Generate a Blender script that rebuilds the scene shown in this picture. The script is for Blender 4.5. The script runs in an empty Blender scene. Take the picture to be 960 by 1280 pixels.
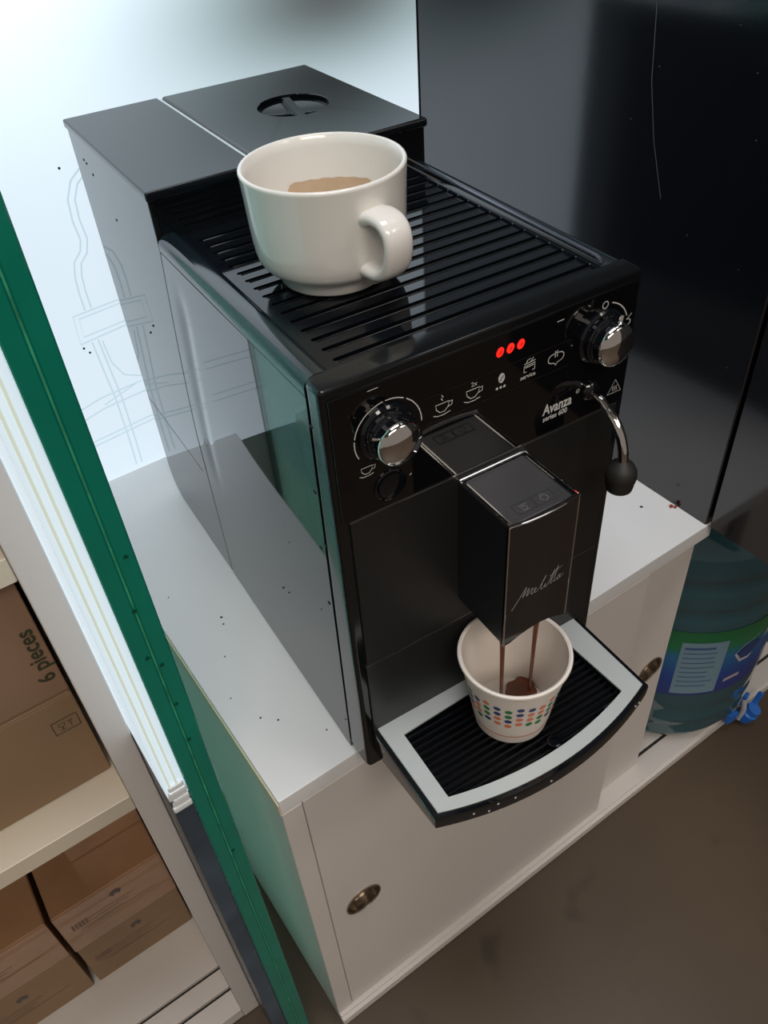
import bpy, bmesh, math, random
from mathutils import Vector, Matrix
random.seed(7)
C = bpy.context.scene.collection
sc = bpy.context.scene
PI = math.pi
YAW = 0.062            # the counter and the niche stand turned by this much against the machine

# ------------------------------------------------------------------ camera
def cam_matrix():
    rx, ry, rz = .8335, -.0819, -.4948
    Rx = Matrix.Rotation(rx, 3, 'X'); Rz = Matrix.Rotation(rz, 3, 'Z'); Rr = Matrix.Rotation(ry, 3, 'Z')
    return (Rz @ Rx @ Rr).to_4x4()
cd = bpy.data.cameras.new('camera'); cam = bpy.data.objects.new('camera', cd); C.objects.link(cam)
cd.sensor_fit = 'HORIZONTAL'; cd.sensor_width = 36; cd.lens = 36 * 1042.86 / 960; cd.clip_start = .01
cam.matrix_world = Matrix.Translation((-.128, -.2911, .5396)) @ cam_matrix()
sc.camera = cam

# ------------------------------------------------------------------ world, exposure
sc.view_settings.view_transform = 'Standard'; sc.view_settings.look = 'None'
sc.view_settings.exposure = 0; sc.view_settings.gamma = 1; sc.view_settings.use_curve_mapping = False
w = bpy.data.worlds.new('world'); sc.world = w; w.use_nodes = True
w.node_tree.nodes['Background'].inputs['Color'].default_value = (1, .88, .78, 1)
w.node_tree.nodes['Background'].inputs['Strength'].default_value = .21

def area(name, loc, target, size, power, col):
    l = bpy.data.lights.new(name, 'AREA'); l.shape = 'RECTANGLE'; l.size, l.size_y = size; l.energy = power; l.color = col
    o = bpy.data.objects.new(name, l); C.objects.link(o); o.location = loc
    o.rotation_euler = (Vector(target) - Vector(loc)).to_track_quat('-Z', 'Y').to_euler(); return o
area('ceiling_or_fill_light', (-.5, -1.9, 2.35), (0, 0, 0), (1.6, 1.0), 58, (1, .90, .80))
area('ceiling_or_fill_light', (1.5, -1.7, 2.35), (.2, 0, -.2), (1.0, 1.0), 20, (1, .90, .80))

area('ceiling_or_fill_light', (.05, -.12, 2.3), (.05, -.12, 0), (1.2, .6), 24, (.96, .97, 1))  # fill light added above the counter to brighten level surfaces

# ------------------------------------------------------------------ materials
def mat(name, col, rough=.5, metal=0., spec=.5, coat=0., var=0., vscale=20., bump=0., bscale=200., emit=None, es=0., trans=0., ior=None, aniso=None):
    m = bpy.data.materials.new(name); m.use_nodes = True; nt = m.node_tree; b = nt.nodes['Principled BSDF']
    b.inputs['Base Color'].default_value = (*col, 1); b.inputs['Roughness'].default_value = rough
    b.inputs['Metallic'].default_value = metal; b.inputs['Specular IOR Level'].default_value = spec
    b.inputs['Coat Weight'].default_value = coat; b.inputs['Coat Roughness'].default_value = .03
    b.inputs['Transmission Weight'].default_value = trans
    if ior: b.inputs['IOR'].default_value = ior
    if emit: b.inputs['Emission Color'].default_value = (*emit, 1); b.inputs['Emission Strength'].default_value = es
    if var or bump:
        tc = nt.nodes.new('ShaderNodeTexCoord')
        if var:
            n = nt.nodes.new('ShaderNodeTexNoise'); n.inputs['Scale'].default_value = vscale; n.inputs['Detail'].default_value = 5
            r = nt.nodes.new('ShaderNodeMapRange'); r.inputs[3].default_value = 1 - var; r.inputs[4].default_value = 1 + var
            r.inputs[1].default_value = .3; r.inputs[2].default_value = .7
            mx = nt.nodes.new('ShaderNodeVectorMath'); mx.operation = 'SCALE'; mx.inputs[0].default_value = col
            nt.links.new(tc.outputs['Object'], n.inputs['Vector']); nt.links.new(n.outputs['Fac'], r.inputs[0])
            nt.links.new(r.outputs[0], mx.inputs['Scale']); nt.links.new(mx.outputs[0], b.inputs['Base Color'])
        if bump:
            n = nt.nodes.new('ShaderNodeTexNoise'); n.inputs['Scale'].default_value = bscale; n.inputs['Detail'].default_value = 3
            if aniso:
                mp = nt.nodes.new('ShaderNodeMapping'); mp.inputs['Scale'].default_value = aniso
                nt.links.new(tc.outputs['Object'], mp.inputs[0]); nt.links.new(mp.outputs[0], n.inputs['Vector'])
            else: nt.links.new(tc.outputs['Object'], n.inputs['Vector'])
            bp = nt.nodes.new('ShaderNodeBump'); bp.inputs['Strength'].default_value = bump; bp.inputs['Distance'].default_value = .001
            nt.links.new(n.outputs['Fac'], bp.inputs['Height']); nt.links.new(bp.outputs[0], b.inputs['Normal'])
    return m
M = {}
M['gloss'] = mat('black_gloss_plastic', (.004, .005, .007), .035, spec=.62)
M['side'] = mat('black_gloss_side', (.006, .007, .008), .02, spec=.75)
M['lid'] = mat('black_satin_lid', (.006, .008, .011), .13, spec=.35)
M['tray'] = mat('black_tray_plastic', (.003, .004, .006), .05, spec=.42)
M['rail'] = mat('black_rail', (.006, .012, .016), .12, spec=.8)
M['ctrl'] = mat('black_control_panel', (.003, .003, .004), .05, spec=.5)
M['satin'] = mat('dark_brushed_front', (.045, .046, .047), .38, metal=.75, bump=.15, bscale=60, aniso=(1, 1, 40))
M['matte'] = mat('matte_black', (.008, .008, .009), .45)
M['rubber'] = mat('black_rubber', (.014, .013, .012), .55)
M['chrome'] = mat('chrome', (.8, .78, .76), .05, metal=1)
M['darkchrome'] = mat('dark_chrome', (.12, .115, .11), .12, metal=1)
M['plate'] = mat('silver_tray_plate', (.56, .6, .6), .32, metal=.25, var=.02)
M['print'] = mat('white_print', (.62, .62, .6), .5)
M['printdim'] = mat('grey_print', (.16, .16, .16), .5)
M['printsilver'] = mat('silver_script', (.42, .42, .46), .5)
M['led'] = mat('red_led', (.3, .0, .0), .4, emit=(1, .02, .012), es=1.3)
M['leddark'] = mat('red_led_dark', (.08, .0, .0), .4, emit=(1, .02, .01), es=.18)
M['porcelain'] = mat('porcelain', (.80, .78, .74), .10, spec=.6)
M['stain'] = mat('coffee_residue', (.56, .41, .28), .3, var=.06, vscale=160)
M['paper'] = mat('paper_cup_white', (.80, .74, .68), .5, var=.015)
M['navy'] = mat('print_navy', (.035, .06, .2), .5); M['green'] = mat('print_green', (.03, .22, .07), .5); M['coral'] = mat('print_coral', (.75, .23, .12), .5)
M['coralline'] = mat('print_coral_line', (.72, .25, .18), .5)
M['coffee'] = mat('coffee', (.15, .04, .014), .18, spec=.6, var=.2, vscale=120)
M['top'] = mat('white_laminate_top', (.78, .79, .80), .3, var=.025, vscale=6, bump=.04, bscale=300)
M['white'] = mat('white_melamine', (.66, .625, .595), .42, var=.03, vscale=5, bump=.05, bscale=400)
M['band'] = mat('cream_edge_band', (.75, .66, .48), .5)
M['shelfm'] = mat('cream_shelf', (.66, .59, .47), .45, var=.04, vscale=8)
M['dark'] = mat('dark_gap', (.02, .018, .016), .7)
M['steel'] = mat('finger_pull_steel', (.42, .36, .30), .25, metal=1)
M['card'] = mat('cardboard', (.27, .165, .105), .75, var=.10, vscale=12, bump=.2, bscale=60, aniso=(1, 1, 6))
M['cardlight'] = mat('cardboard_light', (.25, .16, .09), .7, var=.10, vscale=12, bump=.2, bscale=60, aniso=(1, 1, 6))
M['cardwrap'] = mat('cardboard_under_film', (.30, .165, .085), .28, coat=.5, var=.15, vscale=14, bump=.6, bscale=35)
M['ink'] = mat('green_black_ink', (.035, .045, .02), .6); M['inkbrown'] = mat('brown_ink', (.16, .10, .075), .6); M['inkgrey'] = mat('grey_ink', (.09, .08, .085), .6)
M['panel'] = mat('black_gloss_panel', (.006, .007, .010), .13, ior=1.85, bump=.02, bscale=90)
M['scratch'] = mat('panel_scratch', (.10, .11, .12), .5)
M['speck'] = mat('dirt_speck', (.03, .025, .02), .7)
M['blue'] = mat('blue_plastic', (.02, .16, .62), .35, spec=.5)
M['greyp'] = mat('grey_plastic', (.45, .46, .47), .4)
M['line'] = mat('sketch_line', (.2, .25, .27), .6, emit=(.60, .76, .84), es=.80)
M['redmark'] = mat('red_brown_mark', (.3, .05, .02), .5)

def floor_mat():
    m = mat('concrete_floor', (.12, .088, .06), .5, bump=.15, bscale=80); nt = m.node_tree; b = nt.nodes['Principled BSDF']
    tc = nt.nodes.new('ShaderNodeTexCoord'); n1 = nt.nodes.new('ShaderNodeTexNoise'); n1.inputs['Scale'].default_value = 3.5; n1.inputs['Detail'].default_value = 8
    cr = nt.nodes.new('ShaderNodeValToRGB'); e = cr.color_ramp.elements
    e[0].position = .3; e[0].color = (.062, .043, .027, 1); e[1].position = .7; e[1].color = (.092, .062, .038, 1)
    n2 = nt.nodes.new('ShaderNodeTexNoise'); n2.inputs['Scale'].default_value = 13; n2.inputs['Detail'].default_value = 2
    c2 = nt.nodes.new('ShaderNodeValToRGB'); e = c2.color_ramp.elements; e[0].position = .64; e[0].color = (1, 1, 1, 1); e[1].position = .74; e[1].color = (.55, .55, .6, 1)
    mx = nt.nodes.new('ShaderNodeVectorMath'); mx.operation = 'MULTIPLY'
    nt.links.new(tc.outputs['Object'], n1.inputs['Vector']); nt.links.new(n1.outputs['Fac'], cr.inputs[0])
    nt.links.new(tc.outputs['Object'], n2.inputs['Vector']); nt.links.new(n2.outputs['Fac'], c2.inputs[0])
    nt.links.new(cr.outputs[0], mx.inputs[0]); nt.links.new(c2.outputs[0], mx.inputs[1]); nt.links.new(mx.outputs[0], b.inputs['Base Color'])
    return m
M['floor'] = floor_mat()

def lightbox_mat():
    """a fabric-fronted light box: a dark patch at the right and two bright ones are painted into its glow"""
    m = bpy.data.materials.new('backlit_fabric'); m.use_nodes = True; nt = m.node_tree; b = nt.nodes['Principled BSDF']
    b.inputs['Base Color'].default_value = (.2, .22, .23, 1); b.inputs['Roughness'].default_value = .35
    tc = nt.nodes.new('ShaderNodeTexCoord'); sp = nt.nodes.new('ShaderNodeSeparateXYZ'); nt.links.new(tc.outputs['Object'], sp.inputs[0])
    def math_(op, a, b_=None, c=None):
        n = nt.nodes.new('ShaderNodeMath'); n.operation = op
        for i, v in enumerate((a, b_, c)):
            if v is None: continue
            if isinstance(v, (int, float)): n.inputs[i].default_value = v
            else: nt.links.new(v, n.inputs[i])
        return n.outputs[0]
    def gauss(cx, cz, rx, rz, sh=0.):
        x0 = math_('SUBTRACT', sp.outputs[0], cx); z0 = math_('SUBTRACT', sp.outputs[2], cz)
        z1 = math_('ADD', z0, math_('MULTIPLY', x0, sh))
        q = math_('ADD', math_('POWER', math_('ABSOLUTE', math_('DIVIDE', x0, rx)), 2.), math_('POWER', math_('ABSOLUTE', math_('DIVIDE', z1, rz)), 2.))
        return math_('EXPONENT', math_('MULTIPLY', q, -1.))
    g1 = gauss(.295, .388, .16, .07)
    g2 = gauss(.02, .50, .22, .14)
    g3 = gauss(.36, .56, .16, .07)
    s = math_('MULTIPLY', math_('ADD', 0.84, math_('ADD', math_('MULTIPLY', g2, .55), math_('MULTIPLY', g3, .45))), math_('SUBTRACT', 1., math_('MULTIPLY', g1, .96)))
    mr = nt.nodes.new('ShaderNodeMapRange'); mr.interpolation_type = 'SMOOTHSTEP'   # emission fades out towards the top edge
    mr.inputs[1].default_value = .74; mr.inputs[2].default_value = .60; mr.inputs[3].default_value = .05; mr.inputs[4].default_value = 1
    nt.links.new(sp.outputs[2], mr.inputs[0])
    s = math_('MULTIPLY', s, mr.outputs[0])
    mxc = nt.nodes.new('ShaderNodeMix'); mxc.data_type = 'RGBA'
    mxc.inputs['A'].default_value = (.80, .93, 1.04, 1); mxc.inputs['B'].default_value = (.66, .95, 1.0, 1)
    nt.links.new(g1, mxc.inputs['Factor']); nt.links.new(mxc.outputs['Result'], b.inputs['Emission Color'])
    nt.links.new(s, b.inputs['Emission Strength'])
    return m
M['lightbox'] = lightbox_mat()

def glass_mat(name, col, rough=0.):
    m = bpy.data.materials.new(name); m.use_nodes = True; b = m.node_tree.nodes['Principled BSDF']
    b.inputs['Base Color'].default_value = (*col, 1); b.inputs['Roughness'].default_value = rough
    b.inputs['Transmission Weight'].default_value = 1; b.inputs['IOR'].default_value = 1.5; return m
M['glass'] = glass_mat('clear_green_glass', (.66, .92, .85))
M['edge'] = mat('green_glass_edge', (.0, .19, .13), .16, spec=.6, var=.12, vscale=14)
M['interlayer'] = mat('glass_interlayer', (.04, .30, .17), .3, var=.5, vscale=60)
M['bottle'] = glass_mat('teal_bottle_plastic', (.42, .72, .78), .06)
M['water'] = mat('water_dark', (.035, .10, .125), .06, spec=.7)

# ------------------------------------------------------------------ mesh helper
class MB:
    def __init__(s): s.bm = bmesh.new(); s.mi = 0; s.wn = False
    def _f(s, vs):
        try: f = s.bm.faces.new(vs); f.material_index = s.mi; return f
        except ValueError: return None
    def box(s, x0, x1, y0, y1, z0, z1, bev=0, seg=2):
        b = bmesh.new(); bmesh.ops.create_cube(b, size=1)
        for v in b.verts: v.co = Vector(((x0 + x1) / 2 + v.co.x * (x1 - x0), (y0 + y1) / 2 + v.co.y * (y1 - y0), (z0 + z1) / 2 + v.co.z * (z1 - z0)))
        if bev: bmesh.ops.bevel(b, geom=b.edges[:], offset=bev, segments=seg, profile=.5, affect='EDGES'); s.wn = True
        s.add(b); return s
    def add(s, b, mtx=None):
        mp = {}
        for v in b.verts: mp[v] = s.bm.verts.new(mtx @ v.co if mtx else v.co)
        for f in b.faces: s._f([mp[v] for v in f.verts])
        b.free()
    def prism(s, pts, axis, a0, a1, bev=0, seg=2, which='all'):
        """pts: 2-D outline; axis x: (y,z), y: (x,z), z: (x,y)"""
        def P(p, a):
            return Vector((a, p[0], p[1])) if axis == 'x' else Vector((p[0], a, p[1])) if axis == 'y' else Vector((p[0], p[1], a))
        b = bmesh.new(); A = [b.verts.new(P(p, a0)) for p in pts]; B = [b.verts.new(P(p, a1)) for p in pts]
        fa = b.faces.new(A); fb = b.faces.new(B[::-1]); n = len(pts)
        for i in range(n): b.faces.new((A[i], B[i], B[(i + 1) % n], A[(i + 1) % n]))
        bmesh.ops.recalc_face_normals(b, faces=b.faces[:])
        if bev:
            s.wn = True; ed = b.edges[:] if which == 'all' else [e for e in b.edges if (fa in e.link_faces or fb in e.link_faces)]
            bmesh.ops.bevel(b, geom=ed, offset=bev, segments=seg, profile=.5, affect='EDGES')
        s.add(b); return s
    def lathe(s, prof, c=(0, 0), n=48, axis=None, origin=(0, 0, 0)):
        """prof: (r,z) list; axis: direction of +z of the profile"""
        R = Vector((0, 0, 1)).rotation_difference(Vector(axis)).to_matrix().to_4x4() if axis else Matrix.Identity(4)
        T = Matrix.Translation(Vector((c[0], c[1], 0)) + Vector(origin)) @ R
        rings = []
        for r, z in prof:
            if r < 1e-6: rings.append([s.bm.verts.new(T @ Vector((0, 0, z)))])
            else: rings.append([s.bm.verts.new(T @ Vector((r * math.cos(2 * PI * i / n), r * math.sin(2 * PI * i / n), z))) for i in range(n)])
        for a, b in zip(rings, rings[1:]):
            for i in range(n):
                j = (i + 1) % n
                if len(a) == 1 and len(b) == 1: break
                if len(a) == 1: s._f((a[0], b[j], b[i]))
                elif len(b) == 1: s._f((a[i], a[j], b[0]))
                else: s._f((a[i], a[j], b[j], b[i]))
        return s
    def tube(s, pts, r, n=12, cap=True, flat=None):
        """pts 3-D; r number or list; flat=(a,b) scales the section"""
        pts = [Vector(p) for p in pts]; N = len(pts); rr = r if isinstance(r, (list, tuple)) else [r] * N
        t0 = (pts[1] - pts[0]).normalized(); up = Vector((0, 0, 1)) if abs(t0.z) < .9 else Vector((1, 0, 0))
        nx = t0.cross(up).normalized(); rings = []
        for i, p in enumerate(pts):
            t = (pts[min(i + 1, N - 1)] - pts[max(i - 1, 0)]).normalized()
            nx = (nx - t * nx.dot(t)).normalized(); ny = t.cross(nx); fa, fb = flat or (1, 1)
            rings.append([s.bm.verts.new(p + rr[i] * (fa * nx * math.cos(2 * PI * k / n) + fb * ny * math.sin(2 * PI * k / n))) for k in range(n)])
        for a, b in zip(rings, rings[1:]):
            for i in range(n): s._f((a[i], a[(i + 1) % n], b[(i + 1) % n], b[i]))
        if cap: s._f(rings[0][::-1]); s._f(rings[-1])
        return s
    def ribbon(s, pts, wd, fn, closed=False):
        """flat printed line: 2-D points mapped to 3-D by fn"""
        n = len(pts); L = []; Rr = []
        for i, p in enumerate(pts):
            a = pts[(i - 1) % n] if (closed or i > 0) else p; b = pts[(i + 1) % n] if (closed or i < n - 1) else p
            d = Vector((b[0] - a[0], b[1] - a[1])); d = d.normalized() if d.length > 1e-9 else Vector((1, 0)); nn = Vector((-d.y, d.x)) * wd / 2
            L.append(s.bm.verts.new(fn(p[0] + nn.x, p[1] + nn.y))); Rr.append(s.bm.verts.new(fn(p[0] - nn.x, p[1] - nn.y)))
        for i in range(n if closed else n - 1):
            j = (i + 1) % n; s._f((L[i], Rr[i], Rr[j], L[j]))
        return s
    def poly(s, pts, fn=None):
        s._f([s.bm.verts.new(fn(*p) if fn else Vector(p)) for p in pts]); return s
    def text(s, txt, size, fn, shear=0, sx=1., font_w=0.):
        cu = bpy.data.curves.new('t', 'FONT'); cu.body = txt; cu.size = size; cu.shear = shear; cu.offset = font_w; cu.resolution_u = 3
        o = bpy.data.objects.new('t', cu); C.objects.link(o); dg = bpy.context.evaluated_depsgraph_get()
        me = o.evaluated_get(dg).to_mesh(); vs = [s.bm.verts.new(fn(v.co.x * sx, v.co.y)) for v in me.vertices]
        for p in me.polygons: s._f([vs[i] for i in p.vertices])
        o.to_mesh_clear(); bpy.data.objects.remove(o); bpy.data.curves.remove(cu); return s
    def build(s, name, m, parent=None, base=None, k=False, smooth=True, angle=35, fix=True):
        bm = s.bm
        if fix: bmesh.ops.recalc_face_normals(bm, faces=bm.faces[:])
        root = parent
        while root is not None and root.parent is not None: root = root.parent
        if parent is not None: base = BASE[root.name]
        base = Vector(base or (0, 0, 0))
        for v in bm.verts: v.co -= base
        me = bpy.data.meshes.new(name); bm.to_mesh(me); bm.free()
        for x in (m if isinstance(m, (list, tuple)) else [m]): me.materials.append(x)
        o = bpy.data.objects.new(name, me); C.objects.link(o)
        if smooth:
            me.polygons.foreach_set('use_smooth', [True] * len(me.polygons))
            me.set_sharp_from_angle(angle=math.radians(angle))
            if s.wn: wmod = o.modifiers.new('normals', 'WEIGHTED_NORMAL'); wmod.keep_sharp = True; wmod.weight = 80
        if parent is not None: o.parent = parent
        else:
            o.location = kw(base) if k else base
            if k: o.rotation_euler = (0, 0, YAW)
        BASE[o.name] = tuple(base)
        return o
BASE = {}
def kw(p):                                    # counter frame -> world
    c, s_ = math.cos(YAW), math.sin(YAW); return Vector((c * p[0] - s_ * p[1], s_ * p[0] + c * p[1], p[2]))
def wk(p):
    c, s_ = math.cos(YAW), math.sin(YAW); return Vector((c * p[0] + s_ * p[1], -s_ * p[0] + c * p[1], p[2]))
def tag(o, label=None, cat=None, group=None, kind=None):
    if label: o['label'] = label
    if cat: o['category'] = cat
    if group: o['group'] = group
    if kind: o['kind'] = kind
    return o
def thing(name, label, cat, base, k=False, group=None):
    o = bpy.data.objects.new(name, None); C.objects.link(o); o.empty_display_size = .03
    o.location = kw(base) if k else base
    if k: o.rotation_euler = (0, 0, YAW)
    BASE[o.name] = tuple(base); return tag(o, label, cat, group)
def boolean(o, cutter, op='DIFFERENCE'):
    md = o.modifiers.new('b', 'BOOLEAN'); md.object = cutter; md.operation = op; md.solver = 'EXACT'
    bpy.context.view_layer.update()
    me = bpy.data.meshes.new_from_object(o.evaluated_get(bpy.context.evaluated_depsgraph_get()))
    o.modifiers.clear(); wmod = o.modifiers.new('normals', 'WEIGHTED_NORMAL'); wmod.keep_sharp = True; wmod.weight = 80; old = o.data; o.data = me; bpy.data.meshes.remove(old)
    bpy.data.objects.remove(cutter)
    me.polygons.foreach_set('use_smooth', [True] * len(me.polygons)); me.set_sharp_from_angle(angle=math.radians(35))
def arc(cx, cy, r, a0, a1, n=20, ry=None):
    return [(cx + r * math.cos(math.radians(a0 + (a1 - a0) * i / n)), cy + (ry or r) * math.sin(math.radians(a0 + (a1 - a0) * i / n))) for i in range(n + 1)]
def smooth(t): t = max(0, min(1, t)); return t * t * (3 - 2 * t)

# ================================================================== THE SETTING
ZF = -.461
b = MB(); b.box(-3, 3.2, -2.6, 1.2, ZF - .05, ZF); tag(b.build('floor', M['floor'], base=(0, 0, ZF), k=True), kind='structure', label='worn brown concrete floor')
wallm = mat('dim_grey_wall', (.20, .19, .18), .8)
b = MB(); b.box(-3, 3.2, .475, .575, ZF, 2.4); tag(b.build('wall_back', wallm, base=(0, .475, ZF), k=True), kind='structure', label='dim grey wall behind the niche')
b = MB(); b.box(-3, 3.2, -2.6, .6, 2.4, 2.45); tag(b.build('ceiling', wallm, base=(0, 0, 2.4), k=True), kind='structure', label='dim ceiling')

# light box (in the counter's frame)
YB = .4434
lb = thing('light_box', 'glowing white backlit fabric wall with pale line drawing behind the machine', 'light box', (0, YB, ZF + .001), k=True)
b = MB(); b.box(-.85, .3865, YB, YB + .028, -.016, .76); b.build('frame', M['greyp'], lb)
b = MB(); b.box(-.85, .3865, YB, YB + .028, ZF + .001, -.0162); b.build('lower_board', mat('pale_board', (.55, .58, .56), .5), lb)
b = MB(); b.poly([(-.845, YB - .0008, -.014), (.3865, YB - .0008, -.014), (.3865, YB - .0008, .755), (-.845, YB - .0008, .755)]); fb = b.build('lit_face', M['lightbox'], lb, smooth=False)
# texture coordinates should stay in counter coordinates: shift the mesh origin bookkeeping
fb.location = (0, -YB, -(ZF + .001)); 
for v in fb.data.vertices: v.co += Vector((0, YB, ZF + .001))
LW = lambda x, z: Vector((x, YB - .0010, z))
b = MB()
class LD:                                                                        # each drawn line is a part of its own
    def ribbon(s_, *a, **k_): q = MB(); q.ribbon(*a, **k_); q.build('drawn_line', M['line'], lb, smooth=False)
b = LD()
def dbl(pts, gap=.006, wd=.0016):
    b.ribbon(pts, wd, LW)
    off = []
    for i, p in enumerate(pts):
        a = pts[max(i - 1, 0)]; c = pts[min(i + 1, len(pts) - 1)]; d = Vector((c[0] - a[0], c[1] - a[1])).normalized()
        off.append((p[0] - d.y * gap, p[1] + d.x * gap))
    b.ribbon(off, wd, LW)
bott = [(.055, .306), (.040, .303), (.028, .294), (.021, .280), (.0195, .262), (.021, .245), (.018, .236), (.010, .228), (.0065, .215), (.0055, .2), (.0057, .183)]
dbl(bott)
b.ribbon([(-.0065, .181), (.042, .183), (.042, .157), (-.0077, .153)], .0016, LW, closed=True)
b.ribbon([(-.002, .177), (.038, .179), (.038, .161), (-.003, .159)], .0014, LW, closed=True)
dbl([(.0026, .152), (.0045, .12), (.0068, .086), (.0068, .03), (.006, .004)])
b.ribbon([(.012, .15), (.014, .125), (.022, .108), (.036, .101), (.07, .101)], .0014, LW)
dbl([(-.0286, .076), (-.006, .081), (.09, .086), (.30, .09)], .012)
dbl([(-.0286, .044), (.09, .052), (.30, .058)], .005)
b.ribbon([(-.0054, .0845), (.0326, .095), (.09, .099)], .0014, LW)
dbl([(-.14, .082), (-.045, .086)], .008); dbl([(-.3, .040), (-.045, .046)], .008)
dbl([(-.30, .20), (-.25, .24), (-.22, .10), (-.22, -.2)], .007); dbl([(-.6, .30), (-.42, .31), (-.40, -.1)], .007)
b = MB()
for x, z in [(-.0065, .149), (-.0025, .143), (.022, .306)]: b.lathe([(0, 0), (.0011, 0), (.0011, .0006), (0, .0006)], axis=(0, -1, 0), origin=(x, YB - .0018, z), n=8)
tag(b.build('dirt_speck', M['speck'], lb, smooth=False), kind='stuff')

# glass partition
gp = thing('glass_partition', 'thick upright glass pane with a deep green front edge left of the counter', 'glass pane', (-.106, .02, ZF + .001), k=True)
def pane(x0, x1):
    b = MB(); b.box(x0, x1, .020, YB - .003, ZF + .001, .62, bev=.0008, seg=1)
    for f in b.bm.faces: f.material_index = 0 if abs(f.calc_center_median().x - (x0 + x1) / 2) > (x1 - x0) / 2 - .0002 else 1
    return b.build('pane', [M['glass'], M['edge']], gp, smooth=False)
pane(-.1155, -.1064); pane(-.1054, -.0963)
b = MB(); b.box(-.1064, -.1054, .0205, .0225, ZF + .001, .62); b.build('interlayer', [M['interlayer']], gp, smooth=False)['label'] = 'lighter green line between the two panes'
b = MB()
for z, x in [(.27, -.101), (.20, -.109), (.19, -.1035), (.12, -.1045), (-.02, -.1042), (.235, -.1065), (.155, -.104)]:
    b.prism([(x - .0012, z), (x + .0002, z + .0014), (x + .0014, z + .0002), (x + .0003, z - .0008)], 'y', .0192, .0202)
tag(b.build('edge_chip', mat('chip_dark_green', (.0, .055, .03), .4), gp, smooth=False), kind='stuff')  # small dark green marks on the front edge

# side return of the light box between the shelf unit and the glass
fr_ = thing('light_box_return', 'narrow frosted white glowing strip between the glass and the shelf unit', 'light panel', (-.1228, .24, ZF + .001), k=True)
RM = mat('frosted_acrylic', (.35, .38, .40), .25, emit=(.74, .90, 1.0), es=.66)
RL = mat('gap_fill_glow', (.55, .60, .58), .3, emit=(.82, .95, .90), es=.75)
b = MB(); b.box(-.1283, -.1186, .0336, YB - .004, .070, .60); b.box(-.1283, -.1157, .0215, .0334, .070, .60, bev=.0006, seg=2); b.build('acrylic_box', RM, fr_)
b = MB(); b.box(-.1184, -.1172, .034, YB - .004, -.030, .60, bev=.0003, seg=1); b.build('glow_sheet', RM, fr_)
b = MB(); b.box(-.1184, -.1172, .034, YB - .004, ZF + .001, -.0302, bev=.0003, seg=1); b.build('glow_sheet', RL, fr_)  # lower sheet added to glow and light the gap beside the glass
RR = mat('yellowish_ridge', (.4, .42, .36), .25, emit=(.80, .90, .78), es=.50)
for x_ in (-.1258, -.1212): b = MB(); b.box(x_, x_ + .0016, .0199, .0214, .084, .60, bev=.0006, seg=2); b.build('ridge', RR, fr_)
for i in range(6): b = MB(); b.box(-.1286 + .0010 * (i % 3), -.1160 - .0006 * (i % 2), .0185 + .0009 * (i % 2), .0215, .060 + .0042 * i, .0655 + .0042 * i, bev=.0012, seg=2); b.build('crumpled_film', mat('white_film', (.75, .8, .82), .3), fr_)
b = MB(); b.box(-.1283, -.1186, .0336, YB - .004, ZF + .001, .0690, bev=.0005, seg=1); b.box(-.1283, -.1157, .0215, .0334, ZF + .001, .0690, bev=.0005, seg=1); b.build('lower_panel', mat('slate_blue_panel', (.045, .07, .10), .3, var=.3, vscale=30), fr_)['label'] = 'dark slate blue lower part'

# ================================================================== COUNTER CABINET
XL, YF = -.0640, .0205
wt = thing('worktop', 'white laminate worktop under the coffee machine', 'worktop', (XL, YF, -.018), k=True)
b = MB(); b.box(XL, .397, YF, YB - .003, -.018, 0, bev=.0012); b.build('board', M['top'], wt)
b = MB(); b.box(XL - .0012, XL, YF - .0005, YB - .01, -.0179, -.003, bev=.0004, seg=1); b.build('edge_band', M['band'], wt)['label'] = 'cream edge band peeling off the left edge'
b = MB()
for x, y, r in [(-.04, .09, .0009), (-.035, .16, .0007), (-.018, .20, .0012), (-.02, .192, .0009), (.362, .075, .0016), (-.05, .12, .0006), (-.03, .08, .0009), (-.005, .05, .0007), (-.045, .25, .0007)]:
    b.lathe([(0, 0), (r, 0), (r * .7, .0004), (0, .0005)], origin=(x, y, 0), n=8)
tag(b.build('crumb', M['speck'], wt, smooth=False), kind='stuff')

cb = thing('storage_cabinet', 'low white counter cabinet with two sliding doors and round finger pulls', 'cabinet', (.15, .2, ZF + .001), k=True)
b = MB(); b.box(XL, XL + .017, YF, YB - .003, -.4436, -.0185, bev=.0006, seg=1); b.build('side_panel', M['white'], cb)
b = MB()
b.box(XL, .70, .046, YB - .003, -.459, -.4436, bev=.0006, seg=1); b.box(XL, .70, .0165, .042, -.459, -.4436, bev=.0012, seg=2); b.box(XL, .70, .0125, .0535, -.4595, -.4475)
b.build('base_board', M['white'], cb)
b = MB(); b.box(XL + .02, .69, .0418, .0462, -.4472, -.4462); b.build('door_track', M['dark'], cb)
b = MB(); b.box(-.0476, .400, .052, YB - .003, -.036, -.0186); b.build('top_rail', M['white'], cb)
b = MB(); b.box(-.04, .68, .415, .43, -.4436, -.02); b.build('back_panel', M['white'], cb)
b = MB(); b.box(.680, .70, .06, .43, -.4436, -.02, bev=.0006, seg=1); b.build('side_panel', M['white'], cb)
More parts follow.
